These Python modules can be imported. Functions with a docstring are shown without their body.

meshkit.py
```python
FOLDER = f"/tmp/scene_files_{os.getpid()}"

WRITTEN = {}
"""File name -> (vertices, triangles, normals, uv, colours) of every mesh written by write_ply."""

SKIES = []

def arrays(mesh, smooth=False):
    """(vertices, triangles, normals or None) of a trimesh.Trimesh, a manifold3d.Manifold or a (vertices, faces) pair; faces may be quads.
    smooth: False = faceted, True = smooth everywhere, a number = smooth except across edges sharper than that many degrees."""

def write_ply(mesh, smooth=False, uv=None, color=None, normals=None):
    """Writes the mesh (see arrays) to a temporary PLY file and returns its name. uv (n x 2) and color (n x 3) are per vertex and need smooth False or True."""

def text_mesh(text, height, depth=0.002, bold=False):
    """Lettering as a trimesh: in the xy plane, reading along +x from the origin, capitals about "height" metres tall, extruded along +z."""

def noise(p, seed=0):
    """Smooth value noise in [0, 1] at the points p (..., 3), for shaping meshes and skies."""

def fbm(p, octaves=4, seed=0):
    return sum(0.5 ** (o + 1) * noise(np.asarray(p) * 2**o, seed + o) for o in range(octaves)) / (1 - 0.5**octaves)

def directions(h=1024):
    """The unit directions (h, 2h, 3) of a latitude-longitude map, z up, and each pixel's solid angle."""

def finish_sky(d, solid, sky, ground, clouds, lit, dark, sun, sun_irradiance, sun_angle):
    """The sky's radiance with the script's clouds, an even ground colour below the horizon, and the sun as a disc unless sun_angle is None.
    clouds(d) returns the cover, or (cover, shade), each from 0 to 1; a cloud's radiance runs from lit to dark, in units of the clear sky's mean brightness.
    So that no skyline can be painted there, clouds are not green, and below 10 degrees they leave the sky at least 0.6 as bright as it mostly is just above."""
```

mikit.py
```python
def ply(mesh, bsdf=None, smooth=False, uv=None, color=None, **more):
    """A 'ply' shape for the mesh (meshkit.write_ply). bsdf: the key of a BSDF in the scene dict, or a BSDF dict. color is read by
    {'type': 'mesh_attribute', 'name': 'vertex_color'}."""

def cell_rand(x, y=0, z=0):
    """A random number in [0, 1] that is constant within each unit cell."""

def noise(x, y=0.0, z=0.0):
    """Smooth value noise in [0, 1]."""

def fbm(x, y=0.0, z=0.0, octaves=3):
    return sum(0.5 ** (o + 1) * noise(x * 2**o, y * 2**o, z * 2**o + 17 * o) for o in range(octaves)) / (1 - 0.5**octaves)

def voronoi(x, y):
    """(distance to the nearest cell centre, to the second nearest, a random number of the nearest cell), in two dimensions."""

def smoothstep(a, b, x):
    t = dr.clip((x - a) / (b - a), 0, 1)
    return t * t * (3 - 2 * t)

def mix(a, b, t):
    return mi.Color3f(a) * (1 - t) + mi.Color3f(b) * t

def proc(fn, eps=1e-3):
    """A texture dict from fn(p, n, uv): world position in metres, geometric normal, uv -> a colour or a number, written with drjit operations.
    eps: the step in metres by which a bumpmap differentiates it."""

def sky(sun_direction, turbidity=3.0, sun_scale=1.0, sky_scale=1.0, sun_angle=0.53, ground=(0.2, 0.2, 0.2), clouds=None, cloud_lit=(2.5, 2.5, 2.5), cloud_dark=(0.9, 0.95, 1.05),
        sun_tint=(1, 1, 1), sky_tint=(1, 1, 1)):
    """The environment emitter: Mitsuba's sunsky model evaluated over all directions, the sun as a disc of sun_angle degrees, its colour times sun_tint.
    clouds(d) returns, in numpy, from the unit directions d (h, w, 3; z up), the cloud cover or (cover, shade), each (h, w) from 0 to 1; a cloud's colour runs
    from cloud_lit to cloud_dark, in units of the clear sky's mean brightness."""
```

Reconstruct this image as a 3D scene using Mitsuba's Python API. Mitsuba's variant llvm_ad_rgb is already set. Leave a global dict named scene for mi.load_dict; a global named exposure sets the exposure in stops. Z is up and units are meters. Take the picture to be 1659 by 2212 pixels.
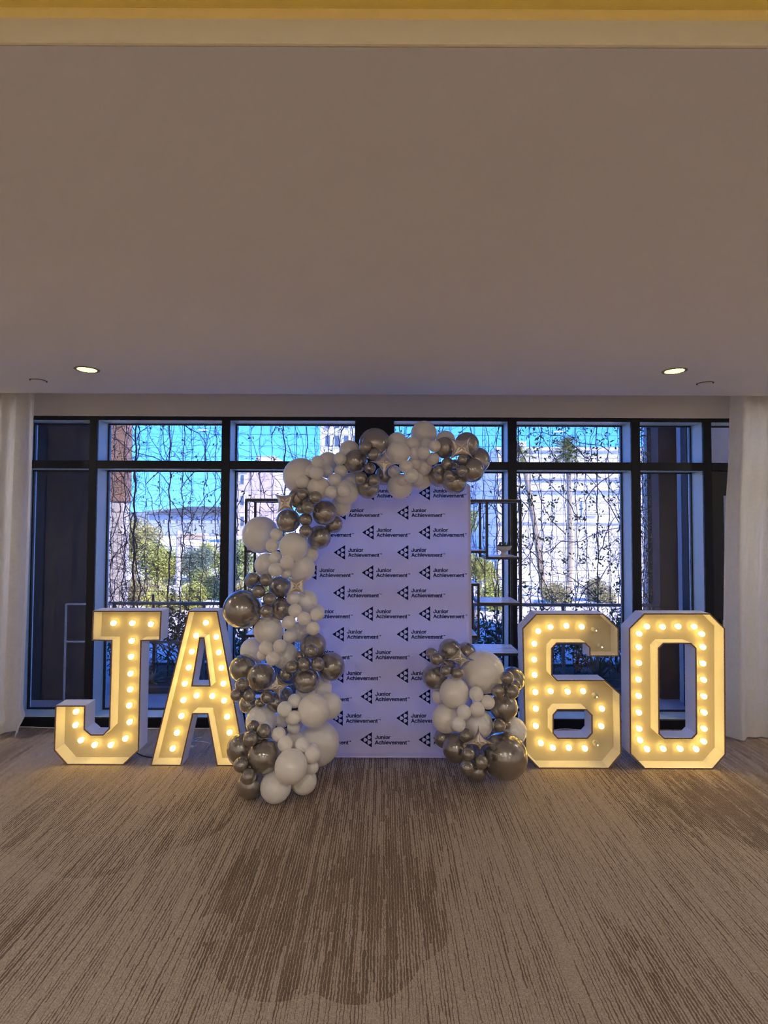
import math, random
import numpy as np, trimesh, drjit as dr, mitsuba as mi
import mikit, meshkit
from mikit import noise, fbm, cell_rand, smoothstep, mix
from shapely.geometry import Polygon, Point, box as sbox
from shapely.ops import unary_union
T = mi.ScalarTransform4f
random.seed(7); rng = np.random.default_rng(7)
scene, labels = {}, {}

# ------------------------------------------------------------------ camera, sky, exposure
W_PX, H_PX, F = 1659, 2212, 1150.0
CX, CY = 829.5, 1092.0
EYE = np.array([0, 0, 1.8])
PITCH, ROLL = math.atan(38 / F), math.radians(0.22)
_d = np.array([0, math.cos(PITCH), math.sin(PITCH)])
_u0 = np.array([0, -math.sin(PITCH), math.cos(PITCH)])
_r0 = np.array([1.0, 0, 0])
_u = _u0 * math.cos(ROLL) - _r0 * -math.sin(-ROLL)
_r = np.cross(_d, _u)
scene['camera'] = {'type': 'perspective', 'fov': 2 * math.degrees(math.atan(W_PX / 2 / F)), 'fov_axis': 'x', 'near_clip': 0.02, 'far_clip': 2000.0,
                   'principal_point_offset_y': (1106 - CY) / H_PX,
                   'to_world': T().look_at(origin=EYE.tolist(), target=(EYE + _d).tolist(), up=_u.tolist())}
exposure = 0.0
SUN = np.array([0.45, -0.50, 0.72])
scene['sky'] = {**mikit.sky(SUN, turbidity=2.6, sun_scale=4.4, sky_scale=10.0, ground=(0.25, 0.24, 0.22), sky_tint=(0.23, 0.68, 1.80), sun_tint=(1.0, 0.97, 0.9)), 'sampling_weight': 40.0}
WARM = np.array([1.0, 0.66, 0.34])


def at(px, py, Y):
    d = _d + (px - CX) / F * _r + (CY - py) / F * _u
    return EYE + d * (Y - EYE[1]) / d[1]


def at_z(px, py, z):
    d = _d + (px - CX) / F * _r + (CY - py) / F * _u
    return EYE + d * (z - EYE[2]) / d[2]


def lin(*c):
    c = np.array(c, float) / 255
    return [float(x) for x in np.where(c < .04045, c / 12.92, ((c + .055) / 1.055) ** 2.4)]


def rgb(c):
    return {'type': 'rgb', 'value': [float(x) for x in c]}


# ------------------------------------------------------------------ helpers
taken = set()


def numbered(name):
    if name not in taken:
        taken.add(name); return name
    k = 1
    while f'{name}_{k:03d}' in taken:
        k += 1
    taken.add(f'{name}_{k:03d}')
    return f'{name}_{k:03d}'


def thing(name, label, cat, group=None, kind=None):
    key = numbered(name)
    labels[key] = {'label': label, 'category': cat}
    if group: labels[key]['group'] = group
    if kind: labels[key]['kind'] = kind
    return key


def obj(name, shape, parent=None, label=None, kind=None):
    key = numbered(f'{parent}__{name}' if parent else name)
    scene[key] = shape
    if label or kind:
        labels[key] = {**({'label': label} if label else {}), **({'kind': kind} if kind else {})}
    return key


def one(name, shape, label, cat, group=None, kind=None):
    key = thing(name, label, cat, group, kind)
    scene[key] = shape
    return key


def struct(name, shape=None):
    key = numbered(name)
    if shape is not None: scene[key] = shape
    labels[key] = {'kind': 'structure', 'label': name.replace('_', ' ')}
    return key


def ply(mesh, mat, smooth=False, **k):
    return mikit.ply(mesh, mat, smooth, **k)


def box(x0, x1, y0, y1, z0, z1):
    return trimesh.creation.box(bounds=[[min(x0, x1), min(y0, y1), min(z0, z1)], [max(x0, x1), max(y0, y1), max(z0, z1)]])


def cham(x0, x1, y0, y1, z0, z1, b=0.004):
    """A box with chamfered edges."""
    lo, hi = np.minimum([x0, y0, z0], [x1, y1, z1]), np.maximum([x0, y0, z0], [x1, y1, z1])
    b = min(b, *(0.4 * (hi - lo)))
    pts = []
    for i in range(3):
        for c in np.ndindex(2, 2, 2):
            p = np.where(np.array(c) == 0, lo + b, hi - b)
            p[i] = (lo, hi)[c[i]][i]
            pts.append(p)
    return trimesh.convex.convex_hull(np.array(pts))


def cat(ms):
    return trimesh.util.concatenate(ms)


def tube(points, r, sides=6, closed_ends=True):
    p = np.asarray(points, float)
    n = len(p)
    t = np.gradient(p, axis=0)
    t /= np.linalg.norm(t, axis=1, keepdims=True) + 1e-12
    ref = np.array([0.31, 0.87, 0.38]) if abs(t[0] @ np.array([0.31, 0.87, 0.38])) < .9 else np.array([1.0, 0, 0])
    a = np.cross(t, ref); a /= np.linalg.norm(a, axis=1, keepdims=True) + 1e-12
    b = np.cross(t, a)
    ang = np.arange(sides) * 2 * np.pi / sides
    rr = np.broadcast_to(r, (n,))[:, None, None]
    v = (p[:, None] + rr * (np.cos(ang)[None, :, None] * a[:, None] + np.sin(ang)[None, :, None] * b[:, None])).reshape(-1, 3)
    i, j = np.meshgrid(np.arange(n - 1), np.arange(sides), indexing='ij')
    q = np.stack([i * sides + j, i * sides + (j + 1) % sides, (i + 1) * sides + (j + 1) % sides, (i + 1) * sides + j], -1).reshape(-1, 4)
    f = np.vstack([q[:, [0, 1, 2]], q[:, [0, 2, 3]]])
    if closed_ends and sides > 3:
        f = np.vstack([f] + [[[0, k + 1, k]] for k in range(1, sides - 1)] + [[[(n - 1) * sides, (n - 1) * sides + k, (n - 1) * sides + k + 1]] for k in range(1, sides - 1)])
    return trimesh.Trimesh(v, f[:, ::-1], process=False)


def join_raw(parts):
    """Many (v, f) into one trimesh, quickly."""
    o, vs, fs = 0, [], []
    for v, f in parts:
        vs.append(v); fs.append(np.asarray(f) + o); o += len(v)
    return trimesh.Trimesh(np.vstack(vs), np.vstack(fs), process=False)


def plate(poly, y0, y1):
    """A polygon in (x, z) extruded along y from y0 to y1."""
    ms = []
    for g in getattr(poly, 'geoms', [poly]):
        if g.is_empty: continue
        m = trimesh.creation.extrude_polygon(g, abs(y1 - y0), engine='earcut')
        v = np.array(m.vertices)
        ms.append(trimesh.Trimesh(np.c_[v[:, 0], v[:, 2] + min(y0, y1), v[:, 1]], np.array(m.faces)[:, ::-1], process=False))
    return cat(ms)


def lathe(profile, seg=32):
    return trimesh.creation.revolve(np.asarray(profile, float), sections=seg)


# ------------------------------------------------------------------ materials
def mat(name, base, rough=0.6, two=True, **k):
    b = {'type': 'principled', 'base_color': base if isinstance(base, dict) else rgb(base), 'roughness': rough, **k}
    scene['mat_' + name] = {'type': 'twosided', 'bsdf': b} if two else b
    return 'mat_' + name


def thin(name, base, trans, rough=0.6, spec_trans=0.0, **k):
    scene['mat_' + name] = {'type': 'principledthin', 'base_color': base if isinstance(base, dict) else rgb(base), 'roughness': rough, 'diff_trans': trans, 'spec_trans': spec_trans, 'eta': 1.45, **k}
    return 'mat_' + name


def carpet(p, n, uv):
    x, y = p.x, p.y
    wob = (noise(x * 50, y * 7) - 0.5) * 0.40 + (noise(x * 130, y * 60, 3) - 0.5) * 0.34
    u = x / 0.0135 + wob
    col = dr.floor(u)
    across = dr.abs(u - col - 0.5)                       # 0 on a column's middle line, 0.5 between columns
    shift = cell_rand(col, 3, 1) * 40
    ln = 0.10 + 0.50 * cell_rand(col, 7, 2)
    k = y / ln + shift
    s1 = dr.lerp(cell_rand(col, dr.floor(k), 5), noise(k * 1.7, col * 3.1, 2), 0.35)
    big = fbm(x * 0.9 + 11, y * 0.55 + 4, 0, 3)
    dens = 0.31 + 0.40 * smoothstep(0.40, 0.68, big)
    # scalloped cloud figures woven into the carpet
    fig = mi.Float(0)
    for cx, cy, r in ((-.42, 2.37, .31), (-.10, 2.32, .27), (-.60, 2.50, .24), (.08, 2.45, .22), (2.35, 3.35, .42), (2.75, 3.2, .40), (-1.55, 3.15, .40), (-1.25, 3.32, .33), (-1.85, 3.3, .4)):
        d = dr.sqrt(dr.square(x - cx) + dr.square(y - cy) * dr.select(y > cy, 0.16, 1.0))
        fig = dr.maximum(fig, dr.select(d < r, 1 - smoothstep(cy, cy + 0.75, y), 0))
    hole = dr.select(dr.square(x + 0.76) + dr.square(y - 2.43) < 0.0072, 0.0, 1.0)
    dens = dens + 0.36 * fig * hole * dr.select(x < -1, 0.45, 1.0)
    half = dr.minimum(dens * (0.10 + 0.95 * s1) - 0.10, dr.select(s1 > 0.86, 0.6, 0.41))
    dark = 1 - smoothstep(half - 0.05, half + 0.05, across)
    fine = noise(x * 320, y * 320)
    tone = fbm(x * 0.7 - 3, y * 0.7, 0, 2)
    light_ = mi.Color3f(0.405, 0.325, 0.252) * (0.85 + 0.3 * tone)
    dark_ = mi.Color3f(0.150, 0.102, 0.074) * (0.8 + 0.4 * noise(x * 30, y * 9))
    return mix(light_, dark_, dark * 0.92) * (0.70 + 0.60 * fine)


def paint(base, amt=0.06, sc=4.0):
    def fn(p, n, uv):
        return mi.Color3f(base) * (1 - amt + 2 * amt * fbm(p.x * sc, p.y * sc, p.z * sc, 3))
    return fn


M_CARPET = mat('carpet', mikit.proc(carpet), 0.95, specular=0.1)
M_CEIL = mat('ceiling_paint', mikit.proc(paint((.74, .715, .69), .03, 1.3)), 0.9, specular=0.1)
M_TRAY_LIT = mat('tray_lit_paint', (.88, .73, .40), 0.9, specular=0.1)  # yellow of the warm cove light put into the colour
M_LIP_LIT = mat('lip_lit_paint', (.93, .82, .56), 0.85, specular=0.15)  # lighter copy of the tray colour, for the brightly lit lip
M_TRAY_DIM = mat('tray_dim_paint', (.38, .315, .145), 0.85, specular=0.15)  # darker copy: the tray ceiling's shade put into its colour
M_WALL = mat('wall_paint', mikit.proc(paint((.74, .71, .67), .04, 2.0)), 0.9, specular=0.1)
M_FRAME = mat('frame_metal', (.010, .012, .018), 0.42, specular=0.25)
M_FRAME_DAYLIT = mat('frame_daylit', (.52, .64, .62), 0.42, specular=0.5)  # same frame, bluish daylight on its sides put into the colour
M_BLACK = mat('black_metal', (.018, .018, .02), 0.42)
M_WHITEWOOD = mat('white_painted_wood', mikit.proc(paint((.80, .79, .78), .02, 8.0)), 0.55, specular=0.3)
M_PANEL = mat('panel_bulblit', (.56, .50, .36), 0.6, specular=0.25)  # white panel, gold bulb glow put into its colour
M_EDGE = mat('raw_plywood', mikit.proc(paint((.20, .13, .10), .25, 60.0)), 0.8)
M_CHROME = mat('chrome_balloon', (.43, .405, .375), 0.19, metallic=0.92, specular=0.6, clearcoat=0.5, clearcoat_gloss=0.9)
M_FOIL = mat('foil', (.90, .86, .82), 0.06, metallic=1.0)
M_WHITE = mat('white_balloon', (.86, .84, .80), 0.22, specular=0.5, clearcoat=0.4, clearcoat_gloss=0.95)
M_WHITE2 = mat('cream_balloon', (.86, .82, .76), 0.25, specular=0.5, clearcoat=0.4, clearcoat_gloss=0.95)
M_MARBLE = None


def marble(p, n, uv):
    v = fbm(p.x * 3 + 2 * fbm(p.x * 4, p.y * 4, p.z * 4), p.y * 9, p.z * 9, 4)
    return mix((.80, .79, .80), (.42, .42, .45), smoothstep(.47, .5, v) * (1 - smoothstep(.5, .53, v)) * .8)


M_MARBLE = mat('marble', mikit.proc(marble), 0.25)
M_NAVY = mat('navy_print', (.005, .011, .055), 0.8, specular=0.05)
M_CABLE_W = mat('white_cable', (.75, .74, .72), 0.5)
M_CABLE_B = mat('black_cable', (.02, .02, .022), 0.5)
M_CERAMIC = mat('ceramic', (.62, .58, .55), 0.4)
M_RING = mat('lamp_ring', (.25, .22, .19), 0.45)
M_BAFFLE = mat('lamp_baffle', (.12, .10, .08), 0.5)


def linen(p, n, uv):
    t = noise(p.x * 420, p.y * 60, p.z * 45) * .5 + noise(p.x * 45, p.y * 40, p.z * 420) * .5
    return mi.Color3f(.94, .91, .84) * (0.90 + 0.2 * t)


M_LINEN = thin('linen', mikit.proc(linen), 0.75, 0.32)
M_FABRIC = thin('backdrop_fabric', (.92, .83, 1.0), 0.95, 0.8)  # white cloth, lavender tint stands in for blue daylight through it
scene['mat_glass'] = {'type': 'thindielectric', 'int_ior': 1.5}
M_GLASS = 'mat_glass'
M_BARK = mat('vine_bark', (.085, .066, .066), 0.9)
M_TRUNK = mat('trunk_bark', (.44, .38, .28), 0.9)
M_SUCC = mat('succulent', (.05, .09, .05), 0.6)
M_SOIL = mat('soil', (.035, .028, .024), 0.95)
M_DECK = mat('terrace', mikit.proc(paint((.34, .34, .34), .2, 3.0)), 0.8)
M_PLANTER = mat('planter_metal', (.06, .065, .07), 0.6)
M_DARKWALL = mat('dark_cladding', mikit.proc(paint((.016, .016, .021), .12, 6.0)), 0.7)
M_WIRE = mat('wire', (.12, .12, .13), 0.4, metallic=0.5)
M_RAIL = mat('rail_paint', (.09, .10, .115), 0.4)
M_RAIL_L = mat('rail_galvanised', (.45, .47, .5), 0.4)
M_LEAF = thin('vine_leaf', {'type': 'mesh_attribute', 'name': 'vertex_color'}, 0.7, 0.5)
scene['mat_tree_leaf'] = {'type': 'twosided', 'bsdf': {'type': 'diffuse', 'reflectance': {'type': 'mesh_attribute', 'name': 'vertex_color'}}}
M_TLEAF = 'mat_tree_leaf'
M_GROUND = mat('pavement', mikit.proc(paint((.60, .58, .55), .15, .6)), 0.9)
M_BWHITE = mat('render_white', (.72, .71, .70), 0.9)
M_BCREAM = mat('render_cream', (.66, .60, .50), 0.9)
M_BPINK = mat('render_pink', (.60, .53, .52), 0.9)
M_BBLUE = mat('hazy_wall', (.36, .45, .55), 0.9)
M_ROOF = mat('slate_roof', (.055, .075, .095), 0.8)
M_BWIN = mat('building_window', (.10, .14, .19), 0.2)
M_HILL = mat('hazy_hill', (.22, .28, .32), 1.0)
M_BRICK = mat('brick_pillar', mikit.proc(paint((.30, .20, .16), .3, 7.0)), 0.9)
M_STUCCO = mat('stucco_pillar', (.62, .60, .58), 0.9)

# ------------------------------------------------------------------ room shell
YW, YG = 4.73, 4.93            # inner face of the window frame, the glass
ZC = at(829, 852, 4.42)[2]     # ceiling
Y_LIP = EYE[1] + (at(829, 103, 1.0) - EYE)[1] * (ZC - 1.8) / (at(829, 103, 1.0)[2] - 1.8)
Z_LIP = at(829, 50, Y_LIP)[2]
Y_FAS = Y_LIP + 0.11
Z_TRAY = at(829, 19, Y_FAS)[2]
XL, XR, YR = -4.6, 4.6, -5.5
struct('floor', ply(box(XL, XR, YR, YW + .02, -0.12, 0), M_CARPET))
struct('ceiling', ply(box(XL, XR, Y_LIP, 4.42, ZC, Z_LIP), M_CEIL))
k = struct('trim_1')
obj('cove_lip', ply(cham(XL, XR, Y_LIP - .012, Y_LIP, ZC, Z_LIP, .003), M_LIP_LIT), k)
obj('cove_back', ply(box(XL, XR, Y_FAS, Y_FAS + .03, Z_LIP, Z_TRAY), M_TRAY_LIT), k)
obj('cove_ceiling', ply(box(XL, XR, YR, Y_FAS + .03, Z_TRAY, Z_TRAY + .1), M_TRAY_DIM), k)
Z_HEAD = at(829, 901, YW)[2]
struct('wall_front', ply(cat([box(XL, XR, YW, 5.0, Z_HEAD, 5.0), box(XL, XR, Y_FAS + .03, YW, Z_TRAY + .1, 5.0), box(XL, XR, 4.40, YW, 3.13, 3.2), box(XL, XR, 4.36, 4.42, Z_LIP, 3.2)]), M_WALL))
struct('wall_left', ply(box(XL - .2, XL, YR, 5.0, 0, 5.0), M_WALL))
struct('wall_right', ply(box(XR, XR + .2, YR, 5.0, 0, 5.0), M_WALL))
struct('wall_rear', ply(box(XL, XR, YR - .2, YR, 0, 5.0), M_WALL))


# ------------------------------------------------------------------ windows (a wall of bays) and the door
def X(px, Y=YW, py=1130):
    return float(at(px, py, Y)[0])


zt1, zt0 = at(829, 997, YW)[2], at(829, 1014, YW)[2]     # transom
zh = at(829, 909, YW)[2]
ZS = at(829, 1553, YW)[2]
mull = [(X(-260), X(-240)), (X(20), X(38)), (X(189), X(206)), (X(476), X(494)), (X(766), X(850)), (X(1098), X(1117)), (X(1366), X(1385)), (X(1522), X(1540)), (XR - .02, XR)]


def member(x0, x1, z0, z1, name, par):
    """A frame member: dark front strip and a return behind it with bluish daylight in its colour."""
    k = obj(name, ply(cham(x0, x1, YW, YW + .022, z0, z1, .002), M_FRAME), par)
    obj('return', ply(cham(x0 + .001, x1 - .001, YW + .022, YG + .05, z0 + .001, z1 - .001, .002), M_FRAME_DAYLIT), k)


for i in range(len(mull) - 1):
    k = struct(f'window_{i + 1}')
    a, b = mull[i][1], mull[i + 1][0]
    member(mull[i + 1][0], mull[i + 1][1], 0, Z_HEAD, 'mullion', k)
    if i == 0: member(mull[0][0], mull[0][1], 0, Z_HEAD, 'mullion', k)
    member(a, b, zh, Z_HEAD, 'head', k)
    member(a, b, zt0, zt1, 'transom', k)
    obj('sill', ply(cham(a, b, YW, YG + .05, 0, ZS, .003), M_FRAME), k)
    obj('sill_cap', ply(cham(a, b, YW + .012, YG + .05, ZS, ZS + .006, .002), M_FRAME_DAYLIT), k)  # sill top in the same daylight-tinted colour
    for z0, z1, nm in ((zt1, zh, 'upper_pane'), (ZS + .006, zt0, 'lower_pane')):
        v = np.array([[a, YG, z0], [b, YG, z0], [b, YG, z1], [a, YG, z1]])
        if not (i == 7 and nm == 'lower_pane'):
            obj(nm, ply((v, np.array([[0, 1, 2], [0, 2, 3]])), M_GLASS), k)
            g = .012
            ring = sbox(a, z0, b, z1).difference(sbox(a + g, z0 + g, b - g, z1 - g))
            obj('gasket', ply(plate(ring, YG - .012, YG + .012), M_BLACK), k)
k = struct('door_1')
dx0, dx1 = mull[7][1], mull[8][0]
dp = X(1567)
zd = at(1600, 1070, YW)[2]
leaf = sbox(dx0, .01, dx1, zt0 - .004).difference(sbox(dp, .25, dx1 - .15, zd))
obj('door_leaf', ply(plate(leaf, YW + .02, YW + .08), M_BLACK), k)
v = np.array([[dp, YW + .05, .25], [dx1 - .15, YW + .05, .25], [dx1 - .15, YW + .05, zd], [dp, YW + .05, zd]])
obj('door_pane', ply((v, np.array([[0, 1, 2], [0, 2, 3]])), M_GLASS), k)
hp = at(1560, 1343, YW)
obj('door_handle', ply(cham(hp[0] - .012, hp[0] + .012, YW - .03, YW + .02, hp[2] - .1, hp[2] + .02, .006), M_CHROME), k)


# ------------------------------------------------------------------ lamps of the room, seen and added
def downlight(x, y, z, r, power, label, vis=True):
    key = thing('recessed_downlight', label, 'ceiling light', 'recessed ceiling downlights')
    prof = [[r * .86, -.002], [r * 1.0, -.006], [r * 1.12, -.004], [r * 1.14, .0], [r * .86, .0], [r * .86, -.002]]
    obj('trim_ring', ply(lathe(prof, 40).apply_translation([x, y, z]), M_RING, 40), key)
    d = trimesh.creation.cylinder(radius=r * .86, height=.004, sections=32).apply_translation([x, y, z - .0025])
    obj('lens', {**ply(d, M_PANEL), 'emitter': {'type': 'area', 'radiance': rgb(power), 'sampling_weight': 7.0}}, key)
    return key


pL, pR = at_z(188, 798, ZC), at_z(1457, 801, ZC)
LAMP = np.array([1.0, 0.93, 0.85]) * 405
GLOW = np.array([9.0, 7.0, 0.75])
downlight(pL[0], pL[1], ZC, .072, GLOW, 'round recessed ceiling downlight, glowing warm, above the letter J')
downlight(pR[0], pR[1], ZC, .072, GLOW, 'round recessed ceiling downlight, glowing warm, above the number 0')
for xx in (-3.9, 3.9):  # unseen lamps added to brighten the curtains
    downlight(xx, 3.72, ZC, .072, LAMP * 1.05, f'unseen ceiling downlight added above the {"left" if xx < 0 else "right"} curtain, just outside the picture')
for xx in (-2.4, 0.0, 2.4):
    for yy in (-0.9, -4.0):
        downlight(xx, yy, Z_TRAY, .085, LAMP * (1.6 if yy > -2 else 1.0), f'recessed downlight in the raised ceiling behind the camera, {("left", "middle", "right")[int(xx / 2.4) + 1]} of its {"near" if yy > -2 else "far"} row')
key = thing('cove_light', 'warm light strip hidden in the ceiling cove along the top of the picture', 'cove light')
zz0, zz1, yy0 = Z_LIP + .001, Z_LIP + .014, Y_LIP + .03
obj('strip_channel', ply(box(XL + .1, XR - .1, yy0 - .008, yy0 - .001, Z_LIP, zz1), M_RING), key)
obj('added_strip_hood', ply(box(XL + .1, XR - .1, yy0 - .008, yy0 + .003, zz1 + .001, zz1 + .004), M_RING), key)  # unseen stub added to block the strip's upward light
s = (np.array([[XL + .1, yy0, zz0], [XR - .1, yy0, zz0], [XR - .1, yy0, zz1], [XL + .1, yy0, zz1]]), np.array([[0, 2, 1], [0, 3, 2]]))
obj('light_strip', {**ply(s, M_PANEL), 'emitter': {'type': 'area', 'radiance': rgb(np.array([1, .76, .30]) * 12.0), 'sampling_weight': 8.0}}, key)
for px, py, lab in ((83, 822, 'small round white ceiling cap left of the left downlight'), (1523, 828, 'small round white ceiling cap right of the right downlight')):
    p = at_z(px, py, ZC)
    key = thing('ceiling_cap', lab, 'ceiling cap')
    obj('plate', ply(lathe([[0, -.012], [.042, -.012], [.05, -.006], [.05, 0], [0, 0]], 32).apply_translation([p[0], p[1], ZC]), M_CEIL, 40), key)
    obj('shadow_gap', ply(lathe([[.05, -.003], [.060, -.003], [.060, 0], [.05, 0], [.05, -.003]], 32).apply_translation([p[0], p[1], ZC]), M_BAFFLE), key)

# ------------------------------------------------------------------ marquee letters
DEPTH, RECESS, WALL = .140, .118, .009
C3 = lambda q: (80 + q[0] / 3.456, 1290 + q[1] / 3.456)
C4 = lambda q: (1100 + q[0] / 3.19, 1290 + q[1] / 3.19)
J_OUT = [(415, 102), (930, 102), (919, 325), (779, 328), (760, 1145), (642, 1255), (222, 1255), (124, 1145), (135, 810), (360, 810), (355, 985), (402, 1025), (492, 1025), (535, 980), (553, 328), (407, 325)]
A_OUT = [(1130, 102), (1348, 102), (1562, 1262), (1340, 1262), (1270, 875), (1165, 875), (1075, 1262), (845, 1262)]
A_HOLE = [(1218, 309), (1241, 309), (1286, 659), (1160, 659)]
S_OUT = [(187, 114), (650, 114), (755, 215), (757, 409), (553, 409), (553, 350), (522, 320), (330, 320), (297, 355), (297, 535), (332, 571), (660, 571), (768, 665), (775, 1080), (688, 1184), (205, 1184), (110, 1085), (90, 215)]
S_HOLE = [(335, 780), (530, 780), (567, 815), (568, 935), (537, 969), (335, 969), (307, 935), (307, 815)]
O_OUT = [(930, 112), (1385, 112), (1488, 215), (1493, 1085), (1404, 1187), (935, 1187), (833, 1080), (826, 215)]
O_HOLE = [(1065, 322), (1250, 322), (1283, 355), (1288, 940), (1258, 970), (1070, 970), (1038, 940), (1033, 355)]
J_B = [(580, 190), (720, 190), (858, 198), (715, 322), (710, 440), (707, 565), (704, 683), (697, 802), (700, 925), (668, 1048), (560, 1095), (440, 1095), (338, 1060), (298, 948), (302, 848)]
A_B = [(1267, 187), (1195, 283), (1345, 292), (1162, 402), (1363, 407), (1140, 520), (1382, 522), (1110, 640), (1397, 640), (1198, 728), (1315, 732), (1100, 762), (1402, 765), (1085, 880), (1425, 885), (1052, 1005), (1443, 1003), (1020, 1122), (1462, 1122)]
S_B = [(195, 230), (278, 202), (388, 193), (493, 200), (168, 317), (167, 425), (170, 530), (175, 648), (280, 642), (397, 645), (503, 642), (632, 762), (627, 882), (515, 1035), (405, 1030), (295, 1030), (213, 998), (178, 880), (178, 762)]
S_DIM = [(583, 222), (622, 335), (587, 675), (593, 1003)]
O_B = [(887, 248), (940, 198), (1048, 202), (1155, 198), (1265, 200), (1317, 250), (1325, 340), (1325, 452), (1330, 565), (1332, 678), (1333, 788), (1333, 900), (1330, 987), (1278, 1040), (1168, 1037), (1052, 1037), (942, 1040), (893, 978), (887, 900), (885, 788), (883, 675), (883, 562), (885, 448), (885, 340)]
BULB_R = .022
bulb_mesh = trimesh.creation.icosphere(subdivisions=1, radius=BULB_R)
BULB = np.array([8.2, 5.5, 1.35])
SOCK = lathe([[0, 0], [.017, 0], [.017, .006], [.010, .010], [0, .010]], 14)
SOCK.apply_transform(trimesh.transformations.rotation_matrix(math.pi / 2, [1, 0, 0]))
bulb_ply = ply(bulb_mesh, M_PANEL, True)
core_ply = ply(trimesh.creation.icosphere(subdivisions=1, radius=.006), M_PANEL, True)
sock_ply = ply(SOCK, M_WHITEWOOD, 40)
globe = mat('clear_bulb', (.55, .52, .46), 0.12)


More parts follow.
